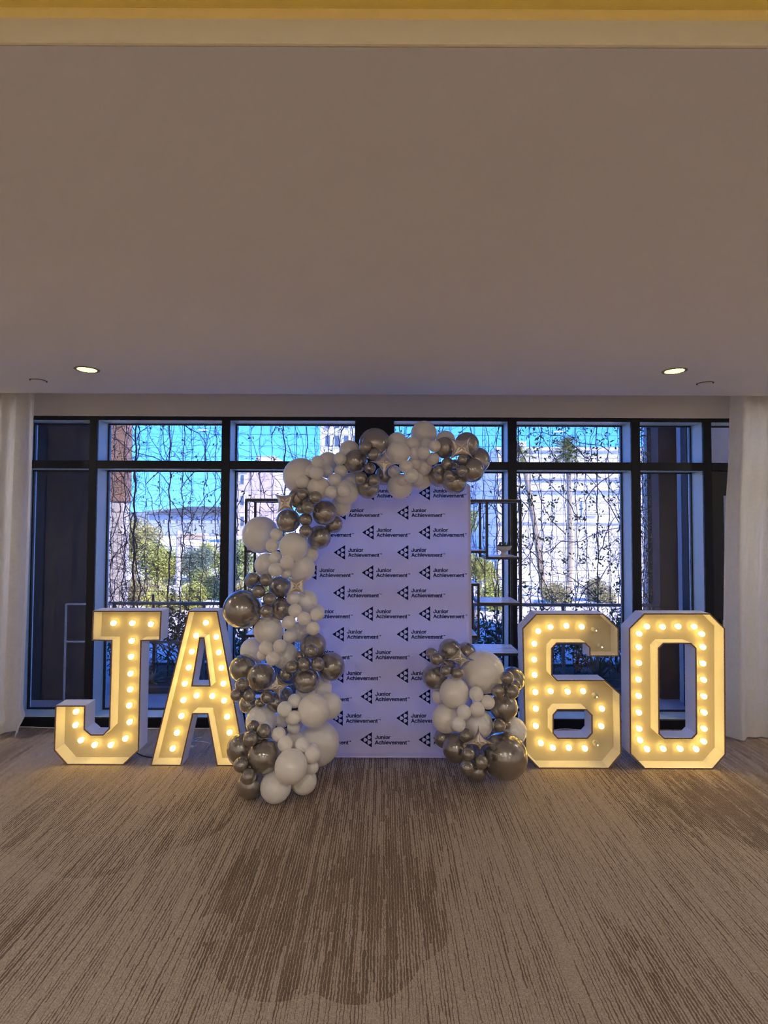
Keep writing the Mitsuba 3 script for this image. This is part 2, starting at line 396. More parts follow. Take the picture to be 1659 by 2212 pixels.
def marquee(name, label, conv, outer, hole, bulbs, dim=()):
    key = thing(name, label, 'marquee letter' if 'letter' in name else 'marquee number', 'light-up marquee characters')
    base = [conv(q) for q in outer]
    low = sorted(base, key=lambda q: -q[1])[:2]
    m = np.mean(low, axis=0)
    Y = float(at_z(m[0], m[1], 0.0)[1])
    P = lambda q: (lambda w: (w[0], max(w[2], 0.0)))(at(*conv(q), Y))
    pts = [P(q) for q in outer]
    pts = [(x, 0.0 if z < .012 else z) for x, z in pts]
    poly = Polygon(pts)
    if hole: poly = poly.difference(Polygon([P(q) for q in hole]))
    inner = poly.buffer(-WALL, join_style='mitre')
    obj('side_walls', ply(plate(poly.difference(inner), Y + .004, Y + DEPTH), M_WHITEWOOD), key)
    obj('front_edge', ply(plate(poly.difference(inner.buffer(.0005, join_style='mitre')), Y, Y + .004), M_EDGE), key, 'raw brown plywood front edge')
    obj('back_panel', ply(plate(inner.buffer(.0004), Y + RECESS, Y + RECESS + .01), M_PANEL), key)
    for q in bulbs:
        w = at(*conv(q), Y + RECESS - .012)
        if not inner.contains(Point(w[0], w[2])): continue
        b = obj('bulb', {**bulb_ply, 'to_world': T().translate([w[0], Y + RECESS - .010 - BULB_R, w[2]]), 'emitter': {'type': 'area', 'radiance': rgb(BULB), 'sampling_weight': 0.3}}, key)
        obj('socket', {**sock_ply, 'to_world': T().translate([w[0], Y + RECESS, w[2]])}, b)
    for q in dim:
        w = at(*conv(q), Y + RECESS - .012)
        b = obj('bulb', {**bulb_ply, 'bsdf': {'type': 'ref', 'id': globe}, 'to_world': T().translate([w[0], Y + RECESS - .010 - BULB_R, w[2]])}, key, 'grey bulb that is dimmer than the rest')
        obj('filament', {**core_ply, 'to_world': T().translate([w[0] + .003, Y + RECESS - .010 - 1.9 * BULB_R, w[2] - .002]), 'emitter': {'type': 'area', 'radiance': rgb(BULB * .6), 'sampling_weight': 0.1}}, b)
        obj('socket', {**sock_ply, 'to_world': T().translate([w[0], Y + RECESS, w[2]])}, b)
    return Y


YJ = marquee('marquee_letter', 'large white light-up letter J with warm bulbs, leftmost of the four characters', C3, J_OUT, None, J_B)
YA = marquee('marquee_letter', 'large white light-up letter A with warm bulbs, between the J and the balloons', C3, A_OUT, A_HOLE, A_B)
Y6 = marquee('marquee_number', 'large white light-up number 6 with four dim bulbs on its right side', C4, S_OUT, S_HOLE, S_B, S_DIM)
Y0 = marquee('marquee_number', 'large white light-up number 0 with warm bulbs beside the right curtain', C4, O_OUT, O_HOLE, O_B)

# ------------------------------------------------------------------ printed backdrop
YB0, YB1 = 4.04, 4.13
zb0, zb1 = at(829, 1634.5, YB0)[2], at(829, 1040, YB1)[2]


def backdrop_y(z):
    return YB0 + (YB1 - YB0) * (z - zb0) / (zb1 - zb0)


def on_backdrop(px, py):
    Y = YB0
    for _ in range(6):
        p = at(px, py, Y); Y = backdrop_y(p[2])
    return at(px, py, Y)


key = thing('photo_backdrop', 'tall white fabric backdrop printed with rows of navy Junior Achievement logos', 'backdrop')
bl, br = on_backdrop(650, 1300)[0], on_backdrop(1018.5, 1300)[0]
nx, nz = 60, 90
R = .05


def outline_x(z):
    dz = max(0, z - (zb1 - R))
    ins = R - math.sqrt(max(0, R * R - dz * dz))
    return bl + ins, br - ins


def sheet(off, wav):
    v = []
    for j in range(nz + 1):
        z = zb0 + (zb1 - zb0) * (j / nz)
        x0, x1 = outline_x(z)
        for i in range(nx + 1):
            t = i / nx
            x = x0 + (x1 - x0) * t
            edge = min(1, min(t, 1 - t) * 30, (j / nz) * 40, (1 - j / nz) * 40)
            bulge = off * math.sqrt(max(0, 1 - (1 - edge) ** 2))
            wv = wav * (meshkit.noise(np.array([x * 2.2, z * 2.2 + x, 3.0])) - .5) * edge * .006 * 1.0
            v.append([x, backdrop_y(z) + bulge + wv, z])
    q = [[j * (nx + 1) + i, j * (nx + 1) + i + 1, (j + 1) * (nx + 1) + i + 1, (j + 1) * (nx + 1) + i] for j in range(nz) for i in range(nx)]
    return trimesh.Trimesh(np.array(v), np.vstack([np.array(q)[:, [0, 1, 2]], np.array(q)[:, [0, 2, 3]]]), process=False)


obj('fabric_front', ply(sheet(-.016, 0), M_FABRIC, True), key)
path = [np.array([x, backdrop_y(z) + .006, z]) for x, z in ((bl + .014, zb0), (bl + .014, zb1 - R), (bl + .03, zb1 - .03), (bl + R, zb1 - .014), (br - R, zb1 - .014), (br - .03, zb1 - .03), (br - .014, zb1 - R), (br - .014, zb0))]
obj('tube_frame', ply(tube(path, .010, 8), M_WIRE, 50), key)
for x in (bl + .014, br - .014):
    obj('foot', ply(cham(x - .02, x + .02, YB0 - .03, YB0 + .24, 0, .008, .003), M_BLACK), key)
    obj('foot_post', ply(tube([[x, YB0 + .006, .006], [x, YB0 + .006, zb0 + .02]], .012, 8), M_BLACK), key)
hem = tube([[bl + .004, YB0 - .004, zb0], [br - .004, YB0 - .004, zb0]], .006, 6)
obj('hem', ply(hem, M_FABRIC, 50), key)

SC = 4.085 / F      # metres a pixel at the backdrop


def make_print():
    w, h = 24.3 * SC, 31 * SC
    A, B, C = np.array([0, 0.0]), np.array([w, h / 2]), np.array([w, -h / 2])
    big = Polygon([A, B, C])
    cuts = []
    g = lambda i, j: A + (B - A) * i / 3 + (C - B) * j / 3     # lattice: i from the apex, j downward
    for tri in ((g(1, 0), g(1, 1), g(2, 1)), (g(2, 0), g(2, 1), g(3, 1)), (g(2, 1), g(2, 2), g(3, 2))):
        c = np.mean(tri, axis=0)
        t = Polygon(tri)
        cuts.append(t.buffer(.0003).union(Point(c).buffer(0.375 * h / 3, 12)))
    emblem = big.difference(unary_union(cuts))
    if emblem.geom_type != 'Polygon': emblem = type(emblem)([q for q in emblem.geoms if q.area > 2e-5])
    em = plate(emblem.buffer(.0004), -.0006, 0)

    def line(text, height, width, x, z):
        m = meshkit.text_mesh(text, height, .0006, bold=True)
        v = np.array(m.vertices)
        v[:, 0] -= v[:, 0].min(); v[:, 0] *= width / v[:, 0].max()
        return cat([trimesh.Trimesh(np.c_[v[:, 0] + x + a, -v[:, 2] + e, v[:, 1] + z + b], m.faces, process=False) for a, b, e in ((-.0005, 0, 0), (.0005, 0, .0001), (0, .0004, .0002))])
    x = 31.0 * SC
    tx = cat([line('Junior', 7.4 * SC, 32.5 * SC, x, 1.6 * SC), line('Achievement', 7.4 * SC, 67 * SC, x, -9.0 * SC), line('TM', 1.7 * SC, 4.6 * SC, x + 68 * SC, -3.4 * SC)])
    return em, tx


em, tx = make_print()
em_ply, tx_ply = ply(em, M_NAVY), ply(tx, M_NAVY)
rows = [1065, 1108, 1150, 1193, 1236.5, 1280.5, 1324.5, 1369, 1413, 1457.5, 1503, 1549, 1595]
rows = [1065.5, 1107.5, 1150, 1193, 1236.5, 1280, 1325, 1369, 1413, 1458, 1503, 1549.5, 1596]
for i, py in enumerate(rows):
    s = 1 + .045 * i / 12
    xs = (783.8, 904.6, 663.5) if i % 2 == 0 else (723.5, 858)
    if i == 0: xs = (783.8, 904.6)
    if i % 2 == 1: xs = (723.5, 858)
    for x in xs:
        px = 905 + (x - 905) * s - (905 - 904.6 if x > 900 else 0)
        p = on_backdrop(px, py)
        lean = math.degrees(math.atan2(YB1 - YB0, zb1 - zb0))
        tw = T().translate([p[0], p[1] - .0168, p[2]]).rotate([1, 0, 0], -lean).scale([(1 if i > 20 else 1), 1, 1])
        obj('emblem', {**em_ply, 'to_world': tw}, key)
        obj('lettering', {**tx_ply, 'to_world': tw}, key)

# ------------------------------------------------------------------ etagere behind the backdrop
YSF, YSB = 4.25, 4.57
key = thing('display_shelf', 'tall open display shelf of black metal tube with marble boards, behind the backdrop', 'shelf unit')
tb = .019


def post(px, z0, z1, Y=YSF):
    x = at(px, 1130, YSF)[0]
    obj('post', ply(cham(x - tb / 2, x + tb / 2, Y, Y + tb, z0, z1, .002), M_BLACK), key)


def board(px0, px1, py):
    x0, x1 = at(px0, 1130, YSF)[0], at(px1, 1130, YSF)[0]
    z = at((px0 + px1) / 2, py, YSF)[2]
    for y in (YSF, YSB - tb):
        obj('rail', ply(cham(x0, x1, y, y + tb, z - tb, z, .002), M_BLACK), key)
    for x in (x0, x1 - tb):
        obj('cross_rail', ply(cham(x, x + tb, YSF + tb, YSB - tb, z - tb, z, .002), M_BLACK), key)
    obj('shelf_board', ply(cham(x0 + .012, x1 - .012, YSF + .006, YSB - .006, z - .012, z + .003, .002), M_MARBLE), key)
    return z


ztop = at(829, 1078.5, YSF)[2]
for px in (531, 1124.5):
    post(px, 0, ztop)
    post(px, 0, ztop, YSB - tb)
board(529.5, 1126, 1078.5)
zs = board(1052, 1126, 1203.5)
post(1052, zs - tb, ztop); post(1052, zs - tb, ztop, YSB - tb)
board(600, 1052, 1189)
zs2 = at(1000, 1260.5, YSF)[2]; zs3 = at(1000, 1373, YSF)[2]
board(760, 1034.5, 1260.5)
post(1033.5, zs3 - tb, zs2); post(1033.5, zs3 - tb, zs2, YSB - tb)
board(1034, 1126, 1302.5)
board(760, 1034.5, 1373)
board(529.5, 700, 1189)
post(620, at(620, 1373, YSF)[2], at(620, 1189, YSF)[2])
board(529.5, 640, 1372)
board(760, 1126, 1411)
board(529.5, 1126, 1530)
bp = at(1088, 1203, 4.42)
zb_ = zs + .003
key = thing('footed_bowl', 'beige footed bowl of succulents on the right side of the display shelf', 'bowl')
pr = np.array([[0, 0], [.030, 0], [.026, .012], [.018, .024], [.024, .034], [.050, .046], [.062, .064], [.066, .078], [.062, .078], [.056, .066], [.045, .054], [0, .05]])
obj('bowl', ply(lathe(pr, 36).apply_translation([bp[0], 4.42, zb_]), M_CERAMIC, 50), key)
parts = []
for j in range(70):
    a, rr = rng.uniform(0, 6.28), .05 * math.sqrt(rng.uniform())
    c = np.array([bp[0] + rr * math.cos(a), 4.42 + rr * math.sin(a), zb_ + .068])
    d = np.array([rng.normal() * .5, rng.normal() * .5, 1]); d /= np.linalg.norm(d)
    L = rng.uniform(.012, .03) if j % 12 else .05
    s_ = np.cross(d, [.3, .8, .1]); s_ /= np.linalg.norm(s_)
    n_ = np.cross(d, s_)
    v = np.array([c - s_ * .004, c + s_ * .004, c + d * L * .6 + s_ * .006, c + d * L, c + d * L * .6 - s_ * .006, c + d * L * .5 + n_ * .004])
    parts.append((v, [[0, 1, 5], [1, 2, 5], [2, 3, 5], [3, 4, 5], [4, 0, 5], [1, 0, 4], [1, 4, 2], [2, 4, 3]]))
obj('succulents', ply(join_raw(parts), M_SUCC), key, 'small dark green succulents', 'stuff')


# ------------------------------------------------------------------ curtains
def curtain(name, label, side):
    n, m = 240, 60
    v = []
    for j in range(m + 1):
        t = j / m
        z = .015 + (3.12 - .015) * t
        py = 1130 - (z - 1.8) * F / 4.5
        if side < 0:
            xe = np.interp(py, [855, 1000, 1200, 1450, 1530, 1546, 1562, 1580], [74, 68, 61, 51, 48, 54, 47, 38])
            xi, xo = at(xe, py, 4.5)[0], XL + .05
        else:
            xe = np.interp(py, [855, 1000, 1080, 1200, 1320, 1450, 1585], [1584, 1581, 1576, 1573, 1572, 1571, 1572])
            xi, xo = at(xe, py, 4.5)[0], XR - .05
        for i in range(n + 1):
            s = i / n
            x = xi + (xo - xi) * s
            w = abs(x - xi)
            ph = w * 30 + 1.6 * math.sin(w * 9 + side) + .25 * math.sin(3 * t + w * 5)
            amp = .048 * (.75 + .4 * math.sin(w * 13 + 1)) * (1 - .25 * t)
            y = 4.52 + amp * math.sin(ph) + .012 * math.sin(ph * 2.3 + t * 2)
            if s == 0: pass
            zz = z
            if j < 2 and side < 0: zz = z + .02 * math.sin(w * 11)
            v.append([x + .012 * math.cos(ph), y, max(zz, .004)])
    q = np.array([[j * (n + 1) + i, j * (n + 1) + i + 1, (j + 1) * (n + 1) + i + 1, (j + 1) * (n + 1) + i] for j in range(m) for i in range(n)])
    me = trimesh.Trimesh(np.array(v), np.vstack([q[:, [0, 1, 2]], q[:, [0, 2, 3]]]), process=False)
    one(name, ply(me, M_LINEN, True), label, 'curtain')


curtain('curtain', 'floor-length cream linen curtain at the left end of the windows', -1)
curtain('curtain', 'floor-length cream linen curtain at the right end, beside the number 0', 1)


# ------------------------------------------------------------------ cables on the carpet
def cable(pts, r, m, label, lift=0):
    w = [at_z(a, b, r)[:3] for a, b in pts]
    w = np.array(w)
    from scipy.interpolate import CubicSpline
    t = np.r_[0, np.cumsum(np.linalg.norm(np.diff(w, axis=0), axis=1))]
    q = CubicSpline(t, w)(np.linspace(0, t[-1], 60))
    q[:, 2] = r + .0005
    one('cable', ply(tube(q, r, 8), m, True), label, 'cable')


cable([(20, 1571), (60, 1570.5), (120, 1572.5), (200, 1572), (300, 1574), (440, 1574), (520, 1576)], .004, M_CABLE_W, 'thin white cable lying along the foot of the windows on the left')
cable([(294, 1625), (310, 1633), (330, 1636), (345, 1635)], .004, M_CABLE_B, 'thin black cable on the carpet between the letters J and A')
cable([(412, 1605), (428, 1594), (415, 1600), (435, 1602), (458, 1606), (470, 1600)], .0035, M_CABLE_W, 'loose loop of white cable on the carpet behind the letter A')
cable([(1200, 1577), (1230, 1575), (1260, 1578), (1350, 1580), (1480, 1584)], .0035, M_CABLE_W, 'thin white cable along the window foot behind the numbers')
p = at_z(413, 1617, 0)
key = thing('plug', 'small pale plug lying on the carpet behind the letter A', 'plug')
obj('body', ply(cham(p[0] - .02, p[0] + .02, p[1] - .012, p[1] + .012, 0, .022, .005), M_CABLE_W), key)
for dx in (-.008, .008):
    obj('prong', ply(cham(p[0] + .02, p[0] + .036, p[1] + dx - .002, p[1] + dx + .002, .009, .013, .001), M_CHROME), key)

# ------------------------------------------------------------------ balloons
REG = {1: (480, 900, 5.184), 2: (700, 890, 4.366), 3: (470, 1200, 5.184), 4: (470, 1440, 5.184), 5: (890, 1350, 6.146)}
CL = {'a': 'the arch\'s left shoulder', 'b': 'the cluster beside the upper left star', 'c': 'the cluster under the upper left star',
      'd': 'the cluster left of the second star', 'e': 'the left column\'s middle', 'f': 'the cluster overlapping the backdrop\'s left edge',
      'g': 'the cluster beside the letter A', 'h': 'the left column\'s foot', 'i': 'the left column\'s foot', 'j': 'the cluster topping the arch',
      'k': 'the cluster topping the arch', 'l': 'the arch\'s right end', 'm': 'the cluster topping the right column', 'n': 'the right column\'s middle',
      'o': 'the cluster beside the number 6', 'p': 'the right column\'s foot'}
# region, cluster, colour: x y r layer
RAW = """
1aW 880 665 200 1; 1185 510 115 1; 1070 507 72 3; 1320 470 72 3; 1000 612 72 2; 1055 632 80 3; 1170 615 75 2; 1330 610 75 3; 900 728 75 3; 1262 710 72 3; 1080 800 130 1; 1435 760 130 1; 1222 848 72 3; 1367 828 75 4; 1390 850 140 1; 1330 1000 115 1
1bC 905 872 65 4; 1042 905 74 4; 880 1030 55 3; 962 1015 73 4; 935 1150 72 4; 935 1282 73 4; 740 1165 133 3; 1140 1075 140 3; 1085 1350 134 2; 1250 1205 98 1; 860 912 115 1
1cW 430 1325 206 1; 610 1320 73 3; 560 1445 75 3; 800 1455 160 2; 600 1580 75 3; 725 1635 78 4; 597 1715 78 4; 715 1745 66 3; 495 1660 132 2; 890 1700 150 1; 985 1540 93 1
3dC 400 258 68 4; 540 273 75 4; 462 402 74 4; 583 485 75 4; 547 625 77 4; 395 280 92 1; 700 352 122 2; 715 595 127 2; 280 600 216 2; 440 595 50 2
3eW 1000 508 120 2; 848 475 77 3; 867 617 77 4; 1115 660 75 4; 970 705 75 4; 1095 640 100 1; 798 752 77 4; 1068 815 74 4; 900 855 115 1; 570 837 165 2; 808 905 75 3; 543 1035 78 4; 697 1015 75 4; 620 1155 78 4; 500 1115 60 3; 755 1122 146 2; 400 1065 145 1
3fC 1068 1010 147 2; 1048 1070 75 4; 925 1130 60 3; 965 1220 77 4; 1122 1217 76 4; 832 1247 70 4; 765 1330 74 3; 1268 1243 155 2; 990 1397 140 3
3gC 290 1262 152 1; 490 1362 158 2; 275 1445 77 4; 210 1562 67 4; 350 1570 72 4; 555 1585 75 3; 350 1660 105 1; 480 1650 60 2; 655 1640 110 1; 760 1560 85 1
4hW 1155 245 125 1; 985 290 110 1; 862 385 76 3; 1075 492 176 3; 1250 440 142 2; 748 475 80 4; 860 570 72 4; 828 592 62 3; 852 682 72 2; 490 610 172 1; 720 605 80 1; 1118 855 242 1; 683 760 79 4; 757 867 84 4; 945 880 79 4; 1065 912 58 3; 1062 987 87 4; 1058 1128 72 3; 860 835 110 1; 822 1122 180 4; 652 1345 170 3; 965 1280 142 2; 292 935 178 1
4iC 400 675 70 3; 517 722 78 4; 370 808 83 4; 520 1000 186 3; 268 910 160 2; 265 1097 83 4; 345 1228 86 4; 370 1320 150 2
2jC 478 302 150 1; 480 298 120 2; 390 330 58 4; 475 405 60 3; 432 530 55 4; 347 622 60 4; 470 645 57 4; 300 467 112 2; 400 697 45 3; 418 718 102 2; 570 600 90 1
2kW 240 365 98 1; 690 292 100 1; 698 385 110 3; 940 205 122 1; 830 300 66 3; 965 305 55 2; 1043 322 58 3; 940 385 60 4; 1030 442 60 4; 855 392 55 3; 882 332 55 2; 662 560 59 3; 770 515 61 4; 735 640 56 3; 825 600 66 4; 890 630 55 3; 850 482 62 3; 718 700 120 1; 915 635 98 1; 930 510 90 2; 1145 268 92 1
2lC 1140 338 103 2; 1345 308 117 2; 1440 455 124 1; 1398 550 114 3; 1165 490 60 4; 1305 450 48 4; 1300 555 56 4; 1187 603 58 4; 1085 550 55 3; 1230 490 44 2; 1097 600 110 2; 1232 662 114 2
5mC 500 335 148 2; 720 360 125 1; 260 378 76 3; 320 445 86 4; 450 605 76 4; 605 638 86 4; 298 686 162 2; 480 500 100 1
5nW 945 625 276 2; 560 900 194 3; 375 945 112 1; 855 920 93 4; 1005 1025 93 4; 868 1120 96 4; 690 1155 94 4; 615 1320 95 4; 455 1240 186 2; 880 1310 190 2; 1340 1405 178 1
5oC 1328 722 165 1; 1262 700 89 4; 1145 868 93 4; 1325 882 96 4; 1382 800 62 3; 1218 1085 184 2; 1155 1335 86 3; 1250 1320 62 2
5pC 1228 1738 298 2; 420 1500 125 1; 590 1635 182 2; 720 1465 90 3; 750 1715 89 4; 915 1820 92 4; 735 1892 96 4; 852 1935 136 2
"""
BAL = []
for line in RAW.strip().splitlines():
    tag, rest = line[:3], line[3:]
    reg = int(tag[0]); ox, oy, s = REG[reg]
    for q in rest.split(';'):
        x, y, r, l = map(float, q.split())
        BAL.append(dict(px=ox + x / s, py=oy + y / s, r=r / s, L=int(l), cl=tag[1], c=tag[2], reg=reg))


def axis_y(b):
    if b['reg'] == 5:
        return float(np.interp(b['py'], [1380, 1500, 1600, 1690], [3.86, 3.83, 3.74, 3.66]))
    return float(np.interp(b['py'], [1000, 1250, 1450, 1600, 1720], [3.90, 3.88, 3.80, 3.64, 3.50]))


OFF = {1: .10, 2: .02, 3: -.08, 4: -.15}
for b in BAL:
    b['Y0'] = axis_y(b)
    b['Y'] = b['Y0'] + OFF[b['L']] - .0004 * b['r'] * (b['L'] - 2)
N = len(BAL)
pxs = np.array([[b['px'], b['py']] for b in BAL]); rp = np.array([b['r'] for b in BAL]); Ls = np.array([b['L'] for b in BAL])
Yv = np.array([b['Y'] for b in BAL]); Yb = np.array([b['Y0'] for b in BAL])
pd = np.linalg.norm(pxs[:, None] - pxs[None], axis=2)
pairs = [(i, j) for i in range(N) for j in range(i + 1, N) if pd[i, j] < .97 * (rp[i] + rp[j])]
for it in range(160):
    for i, j in pairs:
        ymean = (Yv[i] + Yv[j]) / 2 / F
        s = .95 * (rp[i] + rp[j]) * ymean; d2 = pd[i, j] * ymean
        need = math.sqrt(max(0, s * s - d2 * d2))
        front = i if (Ls[i] > Ls[j] or (Ls[i] == Ls[j] and Yv[i] <= Yv[j])) else j
        back = j if front == i else i
        gap = Yv[back] - Yv[front]
        if gap < need:
            mv = .25 * (need - gap)
            Yv[back] += mv; Yv[front] -= mv
    for i in range(N):
        r = rp[i] * Yv[i] / F
        hi = Yb[i] + .24
        if 640 < pxs[i, 0] + .8 * rp[i] and pxs[i, 0] - .8 * rp[i] < 1024: hi = min(hi, 4.01 - 1.02 * r)
        Yv[i] = min(max(Yv[i], Yb[i] - .38), hi)
        # never below the carpet
        d = at(pxs[i, 0], pxs[i, 1] + rp[i], 1.0)
        if d[2] < 1.8:
            Yv[i] = min(Yv[i], 1.8 / (1.8 - d[2]) * 1.0 + (0 if True else 0))


def balloon_mesh(seg=30, ring=22):
    """Unit balloon, knot along +z."""
    pr = []
    for u in np.linspace(0, math.pi * .955, ring):
        r = math.sin(u) * (1 - .05 * max(0, -math.cos(u)) ** 2)
        z = -math.cos(u) * (1.0 if u < math.pi / 2 else 1.10)
        pr.append([r, z])
    pr += [[.055, 1.115], [.035, 1.14], [.05, 1.17], [.075, 1.20], [.0, 1.185]]
    pr[0] = [0, -1.0]
    return lathe(pr, seg)


bm = balloon_mesh()
bal_ply = {'C': ply(bm, M_CHROME, True), 'W': ply(bm, M_WHITE, True), 'V': ply(bm, M_WHITE2, True)}
ordn = ['first', 'second', 'third', 'fourth', 'fifth', 'sixth', 'seventh', 'eighth', 'ninth', 'tenth', 'eleventh', 'twelfth', 'thirteenth', 'fourteenth', 'fifteenth']
size = lambda b: 'small' if b['r'] < 17.5 else ('medium' if b['r'] < 36 else 'large')
byk = {}
for i, b in enumerate(BAL):
    byk.setdefault((b['cl'], b['c'], size(b)), []).append(i)
for i, b in enumerate(BAL):
    same = sorted(byk[(b['cl'], b['c'], size(b))], key=lambda t: pxs[t, 0])
    col = 'chrome grey' if b['c'] == 'C' else 'creamy white'
    if len(same) == 1: lab = f"the one {size(b)} {col} balloon in {CL[b['cl']]}"
    else: lab = f"{size(b)} {col} balloon, {ordn[same.index(i)]} from left in {CL[b['cl']]}"
    p = at(pxs[i, 0], pxs[i, 1], Yv[i])
    r = rp[i] * Yv[i] / F
    r *= 1 / math.sqrt(1 + ((pxs[i, 0] - CX) / F) ** 2 * .3)
    # the knot points back into the garland
    k = np.array([rng.normal() * .5, 1.0, rng.normal() * .45]); k /= np.linalg.norm(k)
    ax = np.cross([0, 0, 1], k); ax /= np.linalg.norm(ax); ang = math.degrees(math.acos(k[2]))
    kk = b['c'] if b['c'] == 'C' else ('V' if rng.uniform() < .5 else 'W')
    one('balloon', {**bal_ply[kk], 'to_world': T().translate(p.tolist()).rotate(ax.tolist(), ang).scale(float(r))}, lab, 'balloon', 'garland balloons')


# foil stars: four points, puffed
def star_mesh(tips, Yc, waist):
    c = np.mean(tips, axis=0)
    tips = [np.array(t, float) for t in tips]
    out = []
    n = 14
    for k in range(4):
        a, b = tips[k], tips[(k + 1) % 4]
        mid = c + ((a + b) / 2 - c) * waist
        for s in np.linspace(0, 1, n, endpoint=False):
            q = (1 - s) ** 2 * a + 2 * s * (1 - s) * mid + s * s * b
            out.append(q)
    out = np.array(out)
    m = len(out)
    rings = 9
    v, f = [], []
    size_ = np.mean(np.linalg.norm(np.array(tips) - c, axis=1))
    rad = np.linalg.norm(out - c, axis=1)
    for sgn in (-1, 1):
        base = len(v)
        for r in range(rings + 1):
            t = r / rings
            for k in range(m):
                q = c + (out[k] - c) * t
                puff = .30 * size_ * math.sqrt(max(0, 1 - t ** 2.2)) * (1.0 if t else 1)
                local = puff * (.45 + .55 * (min(rad) / rad[k]) ** .5 * 1.0) if t else .30 * size_
                crease = 1 + .05 * math.sin(k * 2 * math.pi * 9 / m) * (t ** 3)
                w = at(q[0], q[1], Yc)
                dist = local * crease * Yc / F
                v.append([w[0], w[1] + sgn * dist, w[2]])
        for r in range(rings):
            for k in range(m):
                a_, b_ = base + r * m + k, base + r * m + (k + 1) % m
                c_, d_ = a_ + m, b_ + m
                tri = [[a_, c_, d_], [a_, d_, b_]]
                f += tri if sgn < 0 else [t_[::-1] for t_ in tri]
    me = trimesh.Trimesh(np.array(v), np.array(f), process=False)
    me.merge_vertices(digits_vertex=6)
    return me, c, size_


STARS = [(1, [(585, 862), (832, 838), (800, 1050), (613, 1088)], 'foil star balloon with four points, upper left beside the backdrop\'s top left corner'),
         (3, [(788, 248), (1016, 214), (987, 442), (758, 452)], 'foil star balloon with four points on the left column, second star down'),
         (3, [(660, 1278), (852, 1440), (705, 1638), (498, 1500)], 'foil star balloon with four points beside the letter A\'s right leg'),
         (5, [(630, 243), (848, 465), (642, 628), (413, 460)], 'foil star balloon with four points topping the right column'),
         (5, [(880, 1328), (1112, 1560), (890, 1722), (678, 1575)], 'foil star balloon with four points near the right column\'s foot'),
         (2, [(580, 333), (708, 490), (566, 633), (420, 465)], 'foil star balloon with four points at the arch\'s top, left of centre'),
         (2, [(1176, 244), (1388, 228), (1406, 434), (1192, 444)], 'foil star balloon with four points at the arch\'s right end')]
for reg, tp, lab in STARS:
    ox, oy, s = REG[reg]
    tips = [(ox + a / s, oy + b / s) for a, b in tp]
    c = np.mean(tips, axis=0)
    rs = np.mean([np.linalg.norm(np.array(t) - c) for t in tips])
    # just in front of the balloons it lies on
    near = [i for i in range(N) if np.linalg.norm(pxs[i] - c) < rs * .7 + rp[i] * .5 and Ls[i] <= 3]
    Yc = (min(Yv[i] - .8 * rp[i] * Yv[i] / F * math.sqrt(max(0, 1 - min(1, (np.linalg.norm(pxs[i] - c) / (rp[i] + 1)) ** 2))) for i in near) if near else axis_y(dict(reg=reg, py=c[1])) - .15) - .075
    me, _, _ = star_mesh(tips, Yc, .42 if reg == 1 or 'end' in lab or 'second' in lab else .12)
    one('star_balloon', ply(me, M_FOIL, 45), lab, 'star balloon', 'foil star balloons')

# ------------------------------------------------------------------ outside: terrace, railing, planter
YT = 6.2                       # the wire trellis
struct('ground', ply(box(-150, 150, 7.2, 420, -.5, -.05), M_GROUND))
struct('terrace', ply(box(-9, 9, 5.0, 7.2, -.5, -.02), M_DECK))
xl_w, xr_w = at(219, 1130, 5.5)[0], at(1424, 1130, 5.6)[0]
xr_d = at(1478, 1130, 5.35)[0]
struct('wall_outer_left', ply(box(-9, xl_w, 5.5, 5.56, -.02, 6.0), M_DARKWALL))
struct('wall_outer_right', ply(cat([box(xr_w, 9, 5.6, 5.75, -.02, 6.0), box(xr_d, at(1530, 1130, 5.35)[0], 5.3, 5.4, -.02, 6.0)]), M_DARKWALL))
struct('wall_added_for_reflection', ply(box(at(1530, 1130, 5.35)[0] - .2, 9, 5.47, 5.55, -.02, 6.0), M_STUCCO))  # pale wall added to stand in for the curtain's reflection
xl_w += .02
key = thing('planter', 'long dark planter box with soil on the terrace outside the windows', 'planter')
PZ = at(400, 1483, 5.75)[2]
obj('box', ply(cat([cham(xl_w, xr_w, 5.72, 5.76, -.02, PZ, .006), cham(xl_w, xr_w, 6.7, 6.74, -.02, PZ, .006), cham(xl_w, xl_w + .04, 5.76, 6.7, -.02, PZ, .006), cham(xr_w - .04, xr_w, 5.76, 6.7, -.02, PZ, .006)]), M_PLANTER), key)
obj('soil', ply(box(xl_w + .04, xr_w - .04, 5.76, 6.7, -.02, PZ - .02), M_SOIL), key, 'dark soil')
key = thing('railing', 'dark metal terrace railing with a flat top bar, outside the windows', 'railing')
YRL = 5.62
zr = at(400, 1301, YRL)[2]
zm = at(400, 1388, YRL)[2]
obj('top_bar', ply(cham(xl_w + .02, xr_w + .3, YRL, YRL + .04, zr - .03, zr, .004), M_RAIL), key)
for q in np.linspace(xl_w + .06, xr_w - .06, 7):
    obj('post', ply(cham(q - .014, q + .014, YRL + .006, YRL + .034, -.02, zr - .03, .003), M_RAIL), key)
for a, b in ((300, 480), (1115, 1345)):
    obj('middle_bar', ply(cham(at(a, 1388, YRL)[0], at(b, 1388, YRL)[0], YRL + .008, YRL + .032, zm - .012, zm + .012, .003), M_RAIL), key)
key = thing('handrail', 'pale metal rail seen through the leftmost window, low beside the J', 'railing')
hx0, hx1 = at(143, 1306, 5.3)[0], at(198, 1306, 5.3)[0]
z1, z2 = at(143, 1305, 5.3)[2], at(143, 1386, 5.3)[2]
for z in (z1, z2):
    obj('bar', ply(tube([[hx0, 5.3, z], [hx1 + .2, 5.3, z]], .010, 8), M_RAIL_L), key)
